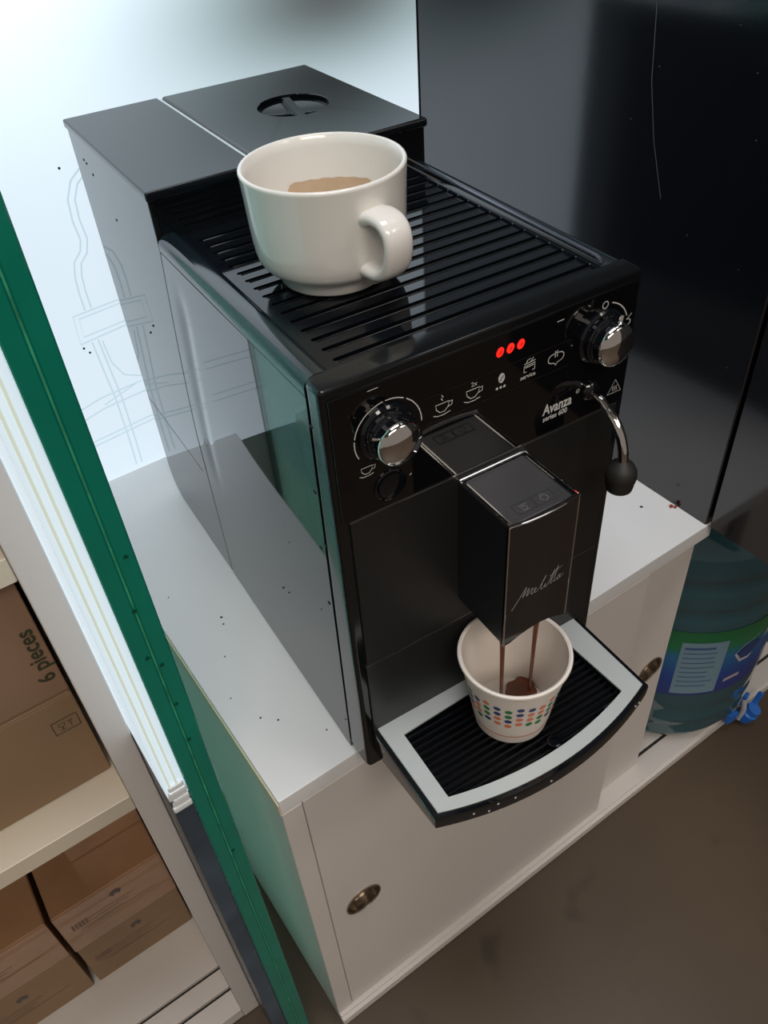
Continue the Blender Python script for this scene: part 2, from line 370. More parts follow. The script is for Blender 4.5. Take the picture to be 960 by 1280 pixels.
def door(x0, x1, y0, y1, hx, hz):
    b = MB(); b.box(x0, x1, y0, y1, -.4436, -.0195, bev=.0007, seg=1); d = b.build('sliding_door', M['white'], cb)
    c = MB(); c.lathe([(0, -.01), (.0172, -.01), (.0172, .012), (0, .012)], axis=(0, -1, 0), origin=(hx, y0, hz), n=40); c = c.build('c', M['white'], None, base=BASE[cb.name]); c.parent = cb; c.location = (0, 0, 0)
    bpy.context.view_layer.update(); boolean(d, c)
    r = MB(); r.lathe([(.0185, 0), (.0185, .0012), (.0172, .0016), (.0164, .0006), (.0160, -.009), (0, -.0095)], axis=(0, -1, 0), origin=(hx, y0, hz), n=40)
    r.build('finger_pull', M['steel'], d, fix=False)
    return d
door(-.0462, .318, .0212, .034, -.0128, -.2318)
door(.290, .404, .0365, .0445, .3800, -.226)
b = MB(); b.box(.290, .294, .0358, .0367, -.44, -.022); b.build('door_seal', M['shelfm'], cb)
b = MB(); b.lathe([(0, 0), (.006, 0), (.006, .003), (0, .003)], origin=(XL + .008, YF + .002, ZF - .0002), n=12); b.build('foot', M['dark'], cb)

# ================================================================== BLACK GLOSSY CABINET, RIGHT OF THE COUNTER
bc = thing('black_display_case', 'tall glossy black panels standing at the right end of the worktop', 'cabinet', (.42, .2, .0005), k=True)
b = MB(); b.box(.3875, .90, .0215, YB - .002, .0005, 1.0, bev=.001, seg=1); b.build('side_panel', M['panel'], bc)
b = MB(); b.box(.3878, .44, -.40, .0180, .0005, 1.0, bev=.001, seg=1); b.build('open_door', M['panel'], bc)
b = MB(); XPn = .3872
fn = lambda y, z: Vector((XPn, y, z))
for P in [[(.16, .40), (.155, .35), (.145, .31), (.13, .27)], [(.035, .31), (.034, .30), (.030, .292)], [(.02, .36), (.016, .352)], [(.13, .41), (.122, .42)]]: b.ribbon(P, .0006, fn)
for y, z in [(.15, .36), (.07, .37), (.06, .33), (.17, .32), (.05, .24), (.10, .25), (-.02, .34), (-.05, .30), (.04, .16), (.09, .395)]: b.prism([(y - .0005, z), (y, z + .0008), (y + .0005, z)], 'x', XPn - .0002, XPn + .0002)
tag(b.build('scratch', M['scratch'], bc, smooth=False), kind='stuff')
b = MB(); b.box(.3810, .3842, .0560, .0590, .0002, .0028, bev=.0008); b.box(.3835, .3862, .0535, .0558, .0002, .0022, bev=.0006)
tag(b.build('cork_crumb', M['redmark'], base=(.383, .056, .0002), k=True), 'tiny reddish brown crumb on the worktop at the foot of the black panel', 'crumb')

# ================================================================== COFFEE MACHINE
W, D, H1, H2, Y1 = .2, .3893, .327, .3547, .213
cm = thing('coffee_machine', 'black glossy automatic coffee machine brewing into a paper cup', 'coffee machine', (.1, .2, .0005))
b = MB(); b.box(.0035, W - .0035, .018, Y1 + .01, .0015, .3165); b.build('inner_housing', M['matte'], cm)
# side covers: nearly flat, rolling in towards their rear edge
def side_cover(sign):
    X = lambda d: d if sign < 0 else W - d
    b = MB(); ny, nz = 80, 30; grid = []
    for j in range(nz + 1):
        z = .0012 + (.3165 - .0012) * j / nz; row = []
        ye = .2420 if z < .155 else .2420 - (.2415 - .212) * ((z - .155) / (.3165 - .155)) ** 1.3
        ys = .0150 + .0120 * (1 - z / .3165)
        for i in range(ny + 1):
            t = i / ny; y = ys + (ye - .0008 - ys) * t
            d = .0011 * math.exp(-((y - (ye - .027)) / .0085) ** 2) * smooth((z - .12) / .03) * smooth((.30 - z) / .02) + .00015 * math.sin(y * 30)
            row.append(b.bm.verts.new((X(d), y, z)))
        grid.append(row)
    for j in range(nz):
        for i in range(ny): b._f((grid[j][i], grid[j][i + 1], grid[j + 1][i + 1], grid[j + 1][i]))
    per = grid[0] + [r[-1] for r in grid[1:]] + grid[-1][-2::-1] + [r[0] for r in grid[-2:0:-1]]
    inn = [b.bm.verts.new((X(.0045), v.co.y, v.co.z)) for v in per]; n = len(per)
    for i in range(n): b._f((per[i], per[(i + 1) % n], inn[(i + 1) % n], inn[i]))
    return b.build('side_cover', M['side'], cm, angle=30)
side_cover(-1); side_cover(1)
# rear body: water tank + bean hopper block, full height
def rear_outline():
    p = [(.2425, .0012)]; p += [(.2425, .155)]
    for i in range(1, 9): z = .155 + (.3165 - .155) * i / 8; p.append((.2423 - (.2415 - .212) * (i / 8) ** 1.3, z))
    p += [(Y1, .3175), (Y1, H2 - .006), (D, H2 - .006), (D, .026), (D - .004, .014), (D - .012, .005), (D - .024, .0012)]
    return p
b = MB(); b.prism(rear_outline(), 'x', 0, W, bev=.0012, seg=2); b.build('rear_housing', M['side'], cm)
b = MB(); b.box(-.00012, .0006, .2535, .386, .1108, .1113); b.build('seam_line', M['dark'], cm)
# lids
b = MB(); b.prism([(-.0012, Y1 - .003), (.0727, Y1 - .003), (.0727, D + .002), (-.0012, D + .002)], 'z', H2 - .0062, H2, bev=.0014, seg=3); tag(b.build('water_tank_lid', M['lid'], cm), 'satin black water tank lid')
b = MB(); b.prism([(.0757, Y1 - .003), (W + .0012, Y1 - .003), (W + .0012, D + .002), (.0757, D + .002)], 'z', H2 - .0062, H2, bev=.0022, seg=4); hl = b.build('bean_hopper_lid', M['gloss'], cm)
b = MB(); b.lathe([(0, -.004), (.0265, -.004), (.0265, .01), (0, .01)], origin=(.1440, .3005, H2), n=48); c_ = b.build('c', M['gloss'], None, base=BASE[cm.name]); c_.parent = cm; c_.location = (0, 0, 0)
boolean(hl, c_)
b = MB(); b.lathe([(.0262, 0), (.0262, -.0075), (0, -.0075)], origin=(.144, .3005, H2 - .0004), n=40, c=(0, 0)); b.build('grip_recess', M['gloss'], hl, fix=False)
b = MB(); a = math.radians(78)
b2 = bmesh.new(); bmesh.ops.create_cube(b2, size=1); bmesh.ops.scale(b2, vec=(.0515, .0075, .0065), verts=b2.verts); bmesh.ops.bevel(b2, geom=b2.edges[:], offset=.001, segments=2, affect='EDGES')
b.add(b2, Matrix.Translation((.144, .3005, H2 - .0042)) @ Matrix.Rotation(a, 4, 'Z')); b.build('grip_bar', M['gloss'], hl)
b = MB(); b.box(.0730, .0754, Y1 + .001, D, H2 - .0050, H2 - .0012, bev=.0004, seg=1); b.build('lid_glint', M['chrome'], cm)  # chrome strip standing in for light reflected in the lid bevel
# water tank window under the left lid and dark front of the rear block
b = MB(); b.box(.004, W - .004, Y1 - .0015, Y1 + .001, H1 - .006, H2 - .0062); b.build('rear_block_face', M['gloss'], cm)
# ---- top: rounded rails, recessed cup tray with slots
def rail(x0, x1, x2, x3):
    """section: outside bottom, over the top, down to the recessed tray"""
    s_ = 1 if x3 > x0 else -1; pts = []
    pts.append((x0, .3172)); pts += [(x0, .3205)]
    for i in range(1, 8):
        t = PI / 2 * i / 7; pts.append((x0 + s_ * .0065 * (1 - math.cos(t)), .3205 + .0065 * math.sin(t)))
    pts += [(x2, .327)]
    for i in range(1, 6): t = i / 5; pts.append((x2 + (x3 - x2) * t, .327 - .0042 * smooth(t)))
    pts += [(x3, .3172)]
    return pts
for xs in ((0, 0, .0105, .0165), (W, 0, W - .0075, W - .0125)):
    b = MB(); b.prism(rail(xs[0], xs[1], xs[2], xs[3]), 'y', .0152, Y1 - .0004); b.build('top_rail', M['rail'], cm, angle=60)
b = MB(); b.box(.0155, W - .0118, .0152, Y1 - .001, .3172, .3231); ct = b.build('cup_tray', M['tray'], cm)
b = MB(); ys = [.0262 + .01145 * i for i in range(16)]
for y in ys:
    p = arc(.1833, y, .0016, -90, 90, 6) + arc(.0235, y, .0016, 90, 270, 6)
    b.prism(p, 'z', .3205, .33)
c_ = b.build('c', M['tray'], None, base=BASE[cm.name]); c_.parent = cm; c_.location = (0, 0, 0); boolean(ct, c_)
for y in ys:                                                                     # the raised lips beside each slot
    b = MB(); b.box(.0235, .1833, y - .0028, y - .0020, .3228, .3236, bev=.0003, seg=1); b.build('tray_rib', M['tray'], ct, angle=60)
b = MB(); b.tube([(.1893, .0225, .3240), (.1893, .0235, .3262), (.1893, .026, .3270), (.1893, .10, .3270), (.1893, .195, .3270), (.1893, .198, .3262)], [.0010, .0013, .0013, .0013, .0013, .0008], n=12); b.build('bead_highlight', mat('bead_highlight', (.10, .115, .15), .16, spec=1, metal=.4), ct)  # ridge coloured paler to carry the highlight along the right rail
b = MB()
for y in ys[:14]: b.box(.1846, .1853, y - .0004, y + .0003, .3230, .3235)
tag(b.build('slot_glint', mat('glint_paint', (.35, .38, .42), .2, metal=.6), ct, smooth=False), kind='stuff')  # pale specks painted as highlights at the slot ends
# front fascia (frame), top lip
b = MB(); b.prism([(.0, .0100), (.0, .3245), (.0006, .3262), (.0022, .3272), (.0143, .3272), (.0143, .31), (.0262, .0105), (.02, .006), (.006, .006)], 'x', 0.0, W, bev=.0032, seg=4, which='ends'); b.build('front_frame', mat('black_frame_plastic', (.005, .006, .007), .11, spec=.6), cm)
# control panel (upper) + satin plates (lower)
b = MB(); b.box(.0035, W - .0035, -.0012, .002, .2434, .3215, bev=.0008, seg=2); cp = b.build('control_panel', M['ctrl'], cm)
b = MB(); b.box(.0078, .1925, -.0016, .002, .1214, .2426, bev=.0006, seg=2); b.build('front_plate', M['satin'], cm)
b = MB(); b.box(.0070, .1925, -.0016, .002, .0480, .1204, bev=.0006, seg=2); b.build('front_plate', M['satin'], cm)
PE = mat('plate_edge', (.30, .30, .30), .3, metal=1)
for z_ in (.1203, .2425): b = MB(); b.box(.0075, .1925, -.0012, .001, z_, z_ + .0011); b.build('plate_edge', PE, cm)
# prints
YP = -.00145
FP = lambda u, v: Vector((u, YP, v))
def cup_icon(b, x, z, s=1., steam=0, saucer=True, lw=.0005):
    T = lambda u, v: FP(x + u * s, z + v * s)
    b.ribbon([(-.0042, .0018), (-.0036, -.0012), (-.0014, -.0034), (.0014, -.0034), (.0036, -.0012), (.0042, .0018)], lw / s, T, closed=True)
    b.ribbon([(.0040, .0012), (.0062, .0014), (.0058, -.0010), (.0034, -.0016)], lw / s, T)
    if saucer: b.ribbon([(-.0056, -.0040), (-.003, -.0052), (.001, -.0054), (.0048, -.0046)], lw / s, T)
    if steam: b.ribbon([(.0004, .0034), (-.0008, .0046), (.0006, .0056), (-.0004, .0068)], lw / s, T)
def pr(label):
    global b
    b.build('printed_symbol', M['print'], cp, smooth=False)['label'] = label; b = MB()
b = MB(); cup_icon(b, .0668, .2930, 1, 1); pr('white steaming cup symbol'); cup_icon(b, .0858, .2938, 1); b.text('2x', .0040, lambda u, v: FP(.0845 + u, .2972 + v)); pr('white double cup symbol'); cup_icon(b, .0205, .2738, .8); pr('small white cup symbol below the left knob')
# bean icon + dots
b.poly(arc(.1042, .2952, .0021, 0, 350, 18, .0030), FP); 
for i in range(3): b.poly(arc(.1014 + .0024 * i, .2895, .00085, 0, 350, 10), FP)
pr('white coffee bean symbol over three dots')
# service (machine/cup with cleaning) icon
SV = lambda u, v: FP(.1226 + u, .2945 + v)
b.ribbon([(-.0036, -.002), (-.0036, .0016), (.0036, .0022), (.0036, -.002)], .0005, SV); b.ribbon([(-.0036, .0030), (.0038, .0036)], .0005, SV); b.ribbon([(-.0030, .0006), (.003, .001)], .0005, SV)
b.ribbon([(-.0022, .0032), (-.0016, .0050), (.0006, .0056)], .0005, SV); b.ribbon([(.0006, .0036), (.0024, .0056)], .0005, SV); b.ribbon([(-.002, -.002), (-.0036, -.002)], .0005, SV); b.ribbon([(.002, -.002), (.0036, -.002)], .0005, SV)
b.text('service', .0036, lambda u, v: FP(.1168 + u, .2885 + v), font_w=.00006)
pr('white service symbol with its word')
# steam cloud icon
CL = lambda u, v: FP(.1408 + u, .2935 + v)
b.ribbon(arc(-.0028, .0002, .0026, 90, 260, 8) + [(-.0008, -.0030), (0, -.0046), (.0010, -.0030)] + arc(.0028, .0002, .0026, -80, 90, 8) + arc(0, .0012, .0022, 60, 120, 3), .0005, CL, closed=True)
b.ribbon([(-.0007, .0006), (-.0007, .0046)], .0005, CL); b.ribbon([(.0007, .0006), (.0007, .0046)], .0005, CL)
pr('white steam cloud symbol')
# warning triangle
TR = lambda u, v: FP(.1888 + u, .2552 + v)
b.ribbon([(-.0052, -.0034), (.0052, -.0034), (0, .0056)], .00055, TR, closed=True)
for k in (-.0014, 0, .0014): b.ribbon([(k, -.0022), (k + .0005, -.0010), (k - .0004, .0), (k + .0003, .0012)], .0004, TR)
pr('white hot surface warning triangle')
# name
b.text('Avanza', .0098, lambda u, v: FP(.1346 + u, .2578 + v), shear=.06, sx=.74, font_w=.00022)
b.text('series 600', .0050, lambda u, v: FP(.1350 + u, .2532 + v), sx=.86, font_w=.00010)
b.ribbon(arc(.1596, .2645, .00125, 0, 330, 10), .0003, FP, closed=True); b.text('R', .0019, lambda u, v: FP(.1590 + u, .2638 + v))
pr('white lettering of the machine name')
# knob scales
KL, KR = (.0345, .2905), (.1715, .2955)
for a0, a1 in ((172, 205), (96, 168), (60, 92), (-2, 55), (-72, -48), (-88, -78)): b.ribbon(arc(KL[0], KL[1], .0196, a0, a1, 10), .0006, FP)
pr('white ring scale around the left knob')
b.ribbon(arc(KR[0], KR[1], .0196, 20, 72, 12), .0007, FP); b.ribbon(arc(KR[0] + .0012, KR[1] + .0188, .0020, 0, 340, 12), .0006, FP, closed=True)
b.ribbon(arc(KR[0] + .0200, KR[1] + .0022, .0018, 100, -150, 10), .0006, FP); b.ribbon([(KR[0] + .0186, KR[1] + .004), (KR[0] + .0222, KR[1] + .007)], .0005, FP)
b.ribbon([(KR[0] - .032, KR[1] + .0202), (KR[0] - .0275, KR[1] + .0203)], .0005, FP); b.ribbon([(KL[0] - .01, KL[1] + .0285), (KL[0] - .004, KL[1] + .0286)], .0004, FP)
b.ribbon([(.0452, .2582), (.0462, .2582), (.0462, .2592)], .0005, FP)
tag(b.build('printed_mark', M['print'], cp, smooth=False), 'white scale marks', kind='stuff')
b = MB(); b.ribbon([(.1030, .2938), (.1040, .2951), (.1044, .2955), (.1054, .2966)], .0005, lambda u, v: Vector((u, YP - .0003, v))); b.build('bean_groove', M['ctrl'], cp, smooth=False)
for x in (.1026, .1092, .1159):                                                  # three red lamps
    b = MB(); b.prism([(x + .0022 * math.cos(t * PI / 8) + .0006 * math.sin(t * PI / 8), .3112 + .0027 * math.sin(t * PI / 8)) for t in range(16)], 'y', -.0017, -.001); l = b.build('indicator_lamp', M['led'], cp, smooth=False); l['label'] = 'small glowing red lamp'
    b = MB(); b.ribbon([(x - .0006, .3104), (x + .0008, .3120)], .0008, lambda u, v: Vector((u, -.00185, v))); b.build('lamp_mark', M['leddark'], l, smooth=False)
# faint touch strip outline
b = MB(); b.ribbon([(.056, .3015), (.150, .3015)], .00025, FP); b.ribbon([(.056, .2855), (.150, .2855)], .00025, FP); b.build('strip_outline', mat('strip', (.02, .02, .02), .3), cp, smooth=False)
# knobs
def knob(c, ang, label):
    b = MB(); b.lathe([(0, 0), (.0160, 0), (.0160, .0020), (.0148, .0030), (.0140, .0032), (.0140, .0060), (.0128, .0066), (.0128, .0074), (.0120, .0080), (.0118, .0125), (0, .0125)], axis=(0, -1, 0), origin=(c[0], -.0012, c[1]), n=48)
    k = b.build('knob', M['gloss'], cp, angle=25); k['label'] = label
    b = MB(); b.lathe([(.0116, .0118), (.0125, .0126), (.0124, .0140), (.0112, .0152), (.009, .0164), (.006, .0174), (.003, .0179), (0, .0180)], axis=(0, -1, 0), origin=(c[0], -.0012, c[1]), n=48); b.build('knob_cap', M['chrome'], k, angle=50)
    d = Vector((math.cos(ang), 0, math.sin(ang))); o = Vector((c[0], -.0120, c[1]))
    b = MB(); b.tube([o + d * .011, o + d * .0165], [.0013, .0010], n=8); b.build('pointer', M['chrome'], k)
    b = MB(); n_ = Vector((-d.z, 0, d.x))
    for t in range(10):
        q = 2 * PI * t / 10; dd = Vector((math.cos(q), 0, math.sin(q))); b.tube([Vector((c[0], -.0045, c[1])) + dd * .0138, Vector((c[0], -.0070, c[1])) + dd * .0138], .0007, n=6)
    b.build('knob_ribs', M['darkchrome'], k)
knob((.0332, .2922), math.radians(150), 'round knob with chrome cap at the left end of the panel')
knob((.1712, .2962), math.radians(75), 'round knob with chrome cap at the right end of the panel')
b = MB(); b.lathe([(.0098, 0), (.0098, .0006), (.0088, .0010), (.0084, .0002), (.0080, .0002), (.0076, .0016), (.004, .0024), (0, .0026)], axis=(0, -1, 0), origin=(.0335, -.0012, .2574), n=40); b.build('push_button', M['gloss'], cp)
# steam wand
b = MB(); b.lathe([(.0062, -.001), (.0062, .0012), (.0050, .0028), (.0034, .0036), (0, .0036)], axis=(0, -1, 0), origin=(.1690, -.0012, .2612), n=24); wd = b.build('wand_socket', M['gloss'], cp)
pts = [(.169, -.002, .2612), (.1693, -.010, .2600), (.1697, -.0165, .2560), (.170, -.0230, .2512), (.170, -.0280, .2455), (.170, -.0312, .2390), (.170, -.0330, .2320), (.170, -.0334, .2240)]
def dense(p, n=4):
    p = [Vector(q) for q in p]; out = []
    for i in range(len(p) - 1):
        p0, p1, p2, p3 = p[max(i - 1, 0)], p[i], p[i + 1], p[min(i + 2, len(p) - 1)]
        for k in range(n):
            t = k / n; out.append(.5 * ((2 * p1) + (-p0 + p2) * t + (2 * p0 - 5 * p1 + 4 * p2 - p3) * t * t + (-p0 + 3 * p1 - 3 * p2 + p3) * t ** 3))
    out.append(p[-1]); return out
b = MB(); dp = dense(pts); b.tube(dp, [.0024 if q.y > -.0165 else .0030 for q in dp], n=16); wnd = b.build('steam_wand', M['chrome'], cm, angle=60)
b = MB(); b.lathe([(.0026, .0115), (.0036, .0105), (.0070, .0078), (.0090, .004), (.0094, .0), (.0088, -.0034), (.0082, -.0046), (.0084, -.0062), (.0078, -.0092), (.0060, -.0108), (0, -.0110)], origin=(.170, -.0334, .2186), n=32); b.build('rubber_tip', M['rubber'], wnd, fix=False)
# coffee spout
SX0, SX1, SZ0, SZ1 = .0762, .1236, .1415, .2385
def yfront(x): t = (x - SX0) / (SX1 - SX0); return -.0480 - .0026 * (1 - (2 * t - 1) ** 2)
xs = [SX0 + (SX1 - SX0) * i / 12 for i in range(13)]
b = MB(); b.prism([(SX0 + .001, -.001)] + [(x if 0 < i < 12 else (x + .0010 if i == 0 else x - .0010), yfront(x) + .0022) for i, x in enumerate(xs)] + [(SX1 - .001, -.001)], 'z', SZ0 + .0095, SZ1 - .0012); sp = b.build('coffee_spout', M['lid'], cm)
b = MB(); b.box(SX0, SX0 + .0012, -.0475, -.0012, SZ0 + .0005, SZ1 - .0005, bev=.0004, seg=1); b.box(SX1 - .0012, SX1, -.0475, -.0012, SZ0 + .0005, SZ1 - .0005, bev=.0004, seg=1); b.build('spout_side', mat('spout_side', (.012, .014, .017), .22, spec=.5), sp)
# front plate of the spout with scalloped lower edge
b = MB(); cols = []
for i, x in enumerate(xs + []):
    t = (x - SX0) / (SX1 - SX0); zb = SZ0 - .0005 + (.0085 * math.sin(PI * min(1, max(0, (t - .06) / .88))) ** .8)
    cols.append((x, yfront(x), zb))
fr = [b.bm.verts.new((x, y, z)) for x, y, z in cols]; tp = [b.bm.verts.new((x, y, SZ1 + .0004)) for x, y, z in cols]
fr2 = [b.bm.verts.new((x, y + .002, z)) for x, y, z in cols]; tp2 = [b.bm.verts.new((x, y + .002, SZ1 + .0004)) for x, y, z in cols]
for i in range(12):
    b._f((fr[i], fr[i + 1], tp[i + 1], tp[i])); b._f((fr2[i + 1], fr2[i], tp2[i], tp2[i + 1])); b._f((tp[i], tp[i + 1], tp2[i + 1], tp2[i])); b._f((fr[i + 1], fr[i], fr2[i], fr2[i + 1]))
b._f((fr[0], tp[0], tp2[0], fr2[0])); b._f((fr[-1], fr2[-1], tp2[-1], tp[-1]))
fp = b.build('spout_front', mat('spout_front', (.012, .011, .011), .09, metal=.0, spec=.9), sp, angle=40)
b = MB(); e = .0008
b.tube([(x, yfront(x), SZ1 + .0004) for x in xs], .00055, n=8)
b.tube([(SX0, yfront(SX0), SZ0), (SX0, yfront(SX0), SZ1)], .0005, n=8); b.tube([(SX1, yfront(SX1), SZ0), (SX1, yfront(SX1), SZ1)], .0005, n=8)
b.tube([(SX0 + .0008, -.0475, SZ1 + .0002), (SX0 + .0008, -.002, SZ1 + .0002)], .0006, n=8); b.tube([(SX1 - .0008, -.0475, SZ1 + .0002), (SX1 - .0008, -.002, SZ1 + .0002)], .0006, n=8)
b.tube([(SX0 + .0008, -.0022, SZ1 + .0002), (SX1 - .0008, -.0022, SZ1 + .0002)], .0009, n=8)
b.build('chrome_trim', M['chrome'], sp)
for x_ in (SX0 + .0025, SX1 - .0034): b = MB(); b.box(x_, x_ + .0009, -.046, -.006, SZ1 - .0014, SZ1 - .0002); b.build('inner_rail', M['chrome'], sp)
b = MB(); b.box(SX0 + .0036, SX1 - .0036, -.0465, -.0035, SZ1 - .0016, SZ1 - .0006, bev=.0003, seg=1); b.build('touch_plate', mat('touch_plate', (.045, .045, .048), .18, spec=.6), sp)
b = MB(); ST = lambda u, v: Vector((.0999 + u, -.0385 + v, SZ1 - .00045))
for dx in (-.0066, .0066): b.ribbon([(dx - .0062, -.0038), (dx + .0062, -.0038), (dx + .0062, .0038), (dx - .0062, .0038)], .0005, ST, closed=True)
b.build('touch_outline', M['dark'], sp, smooth=False)
b = MB(); b.ribbon([(-.0095, .0018), (-.0040, .0018)], .0003, ST); b.ribbon([(-.0090, .0008), (-.0084, -.0014), (-.0070, -.0024), (-.0056, -.0014), (-.0050, .0008)], .0003, ST, closed=True); b.ribbon([(-.0078, .0), (-.0062, 0)], .0003, ST); b.ribbon([(-.0094, -.0028), (-.0046, -.0028)], .0003, ST)
b.ribbon(arc(.0066, -.0004, .0022, 215, -35, 10) + [(.0066, -.0030)], .0003, ST, closed=True); b.ribbon([(.0050, .0026), (.0066, .0032), (.0082, .0026)], .0003, ST)
b.build('touch_symbols', M['printdim'], sp, smooth=False)
# handwritten name on the spout front
def yf_(x): return yfront(x) - .0003
SC = lambda u, v: Vector((.0800 + u, yf_(.0800 + u), .1800 + v))
b = MB(); q = .0003
for P in [[(0, -.008), (.004, -.001), (.0088, .0078), (.0070, .0012), (.0070, .0004), (.0108, .0062), (.0094, .0006), (.0096, .0002), (.0134, .0050), (.0124, .0005), (.0134, 0)],
          [(.0134, 0), (.0150, .0018), (.0158, .0032), (.0150, .0036), (.0146, .0008), (.0160, 0), (.0178, .0018)],
          [(.0178, .0018), (.0216, .0082), (.0222, .0100), (.0206, .0072), (.0192, .0010), (.0204, 0), (.0218, .0018)],
          [(.0218, .0018), (.0226, .0030), (.0222, .0006), (.0232, 0), (.0244, .0018)],
          [(.0240, .0012), (.0290, .0110)], [(.0264, .0020), (.0318, .0122)], [(.0252, .0072), (.0350, .0100)],
          [(.0290, .0110), (.0262, .0020), (.0268, .0004), (.0282, .0018)], [(.0318, .0122), (.0290, .0020), (.0296, .0004), (.0312, .0022)],
          [(.0336, .0034), (.0320, .0030), (.0314, .0010), (.0324, .0002), (.0342, .0036), (.0336, .0010), (.0344, .0002), (.0372, .0024)]]:
    b.ribbon([tuple(v[:2]) for v in dense([(p[0], p[1], 0) for p in P], 4)], .00036, SC)
b.build('script_name', M['printsilver'], fp, smooth=False)['label'] = 'thin silver handwritten name'
for x in (.0845, .1115):
    b = MB(); b.lathe([(.0036, .006), (.0036, -.004), (.0024, -.0065), (0, -.0065)], origin=(x, -.037, SZ0 - .0005), n=16); b.build('nozzle', M['matte'], sp)
# drip tray
dt_y = lambda x, y0, sag: y0 - sag * (1 - ((x - .095) / .09) ** 2)
X0, X1_ = .0065, .1850
def outline(inset, n=20):
    xs_ = [X0 + inset + (X1_ - X0 - 2 * inset) * i / n for i in range(n + 1)]
    return [(X0 + inset, -.0008)] + [(x, dt_y(x, -.0752 + inset, .0172)) for x in xs_] + [(X1_ - inset, -.0008)]
b = MB(); rows = []
for z, ins, yy in ((.0500, 0, 1), (.0470, -.0006, 1), (.0380, 0, 1), (.0355, .003, 1)):
    o_ = outline(ins); rows.append([b.bm.verts.new((x, y, z if y < -.01 or z > .045 else z - .014)) for x, y in o_])
for A, B in zip(rows, rows[1:]):
    for i in range(len(A)): j = (i + 1) % len(A); b._f((A[i], A[j], B[j], B[i]))
b._f(rows[0]); b._f(rows[-1][::-1])
dtb = b.build('drip_tray', M['gloss'], cm, angle=40); dtb['label'] = 'black drip tray with curved front'
# hole polygon for the grille
hx0, hx1 = .0212, .1660
hole = [(hx0 + (hx1 - hx0) * i / 16, dt_y(hx0 + (hx1 - hx0) * i / 16, -.0655, .0165) + .0022) for i in range(17)] + [(.1625, -.0085), (.0222, -.0150)]
b = MB(); b.prism(hole, 'z', .040, .06); c_ = b.build('c', M['gloss'], None, base=BASE[cm.name]); c_.parent = cm; c_.location = (0, 0, 0); boolean(dtb, c_)
b = MB(); b.prism(outline(.0032), 'z', .0500, .0514, bev=.0004, seg=1); tpz = b.build('tray_plate', M['plate'], dtb); tpz['label'] = 'pale silver plate around the grille'
b = MB(); b.prism(hole, 'z', .040, .06); c_ = b.build('c', M['gloss'], None, base=BASE[cm.name]); c_.parent = cm; c_.location = (0, 0, 0); boolean(tpz, c_)
b = MB(); b.prism([(x + (.0008 if x < .09 else -.0008), y) for x, y in hole], 'z', .0398, .0412); b.build('grille_floor', M['matte'], dtb)
hb = [(p[0], p[1]) for p in hole[:17]]
def xr_at(y):
    # clip a bar to the curved hole
    ins = [x for x, yy in hb if yy < y - .0006]
    return (min(ins) - .001, max(ins) + .001) if ins else (None, None)
for i in range(13):
    y = -.0165 - .0050 * i; a_, c2 = xr_at(y)
    if a_ is None: continue
    a_ = max(a_, hx0 + .0004); c2 = min(c2, hx1 - .001)
    if c2 - a_ < .02: continue
    b = MB(); b.box(a_, c2, y - .0009, y + .0009, .0436, .0478, bev=.0004, seg=1); b.build('grille_bar', M['tray'], dtb)
b = MB(); b.box(.094, .097, -.078, -.011, .0412, .0440); b.build('cross_rib', M['tray'], dtb)
b = MB(); b.lathe([(.0048, 0), (.0048, .0016), (.0034, .0018), (.0028, .0004), (0, .0004)], origin=(.1030, -.0735, .0478), n=20); b.build('lift_tab', M['tray'], dtb)
wdm = mat('water_drop', (.5, .5, .5), .05, spec=1)
b = MB()
for x, dz in ((.030, .0), (.058, .001), (.085, -.001), (.168, .001), (.174, -.002), (.04, -.003), (.046, .002)): b.lathe([(0, 0), (.0009, 0), (.0007, .0004), (0, .0006)], axis=(0, -1, 0), origin=(x, dt_y(x, -.0752, .0172) - .0005, .045 + dz), n=8)
tag(b.build('water_droplet', wdm, dtb), kind='stuff')
# vent holes / side clips
for y, z in ((.012, .30), (.0205, .252), (.0165, .215), (.0235, .208), (.0245, .16)): b = MB(); b.box(-.0003, .0004, y, y + .0022, z, z + .0014); b.build('side_clip', M['dark'], cm)
b = MB()
for y, z in ((.362, .333), (.356, .332), (.345, .327), (.31, .305)): b.lathe([(0, 0), (.0011, 0), (.0008, .0004), (0, .0005)], axis=(-1, 0, 0), origin=(0, y, z), n=8)
tag(b.build('dirt_speck', M['speck'], cm), kind='stuff')

# ================================================================== CUPS
# white porcelain cup on the tray
CX, CY, CZ = .0670, .1065, .3240
pc = thing('porcelain_cup', 'white porcelain cup with coffee residue standing on top of the machine', 'cup', (CX, CY, CZ))
Z = lambda z: CZ + z
outer = [(0, .0022), (.0245, .0020), (.0262, 0), (.0290, 0), (.0300, .0012), (.0312, .0072), (.0322, .0086), (.0350, .0094), (.0380, .0112), (.0402, .0145), (.0415, .0190), (.0422, .0260), (.0428, .0360), (.0434, .0500), (.0440, .0598), (.0441, .0610), (.0436, .0618), (.0426, .0620), (.0416, .0614)]
inner = [(.0410, .0560), (.0402, .0450), (.0392, .0330), (.0384, .0250), (.0372, .0180), (.0345, .0120), (.0300, .0085), (.0200, .0070), (0, .0068)]
b = MB(); b.lathe([(r, z + CZ) for r, z in outer + inner], c=(CX, CY), n=72); b.build('cup_body', M['porcelain'], pc, fix=False, angle=60)
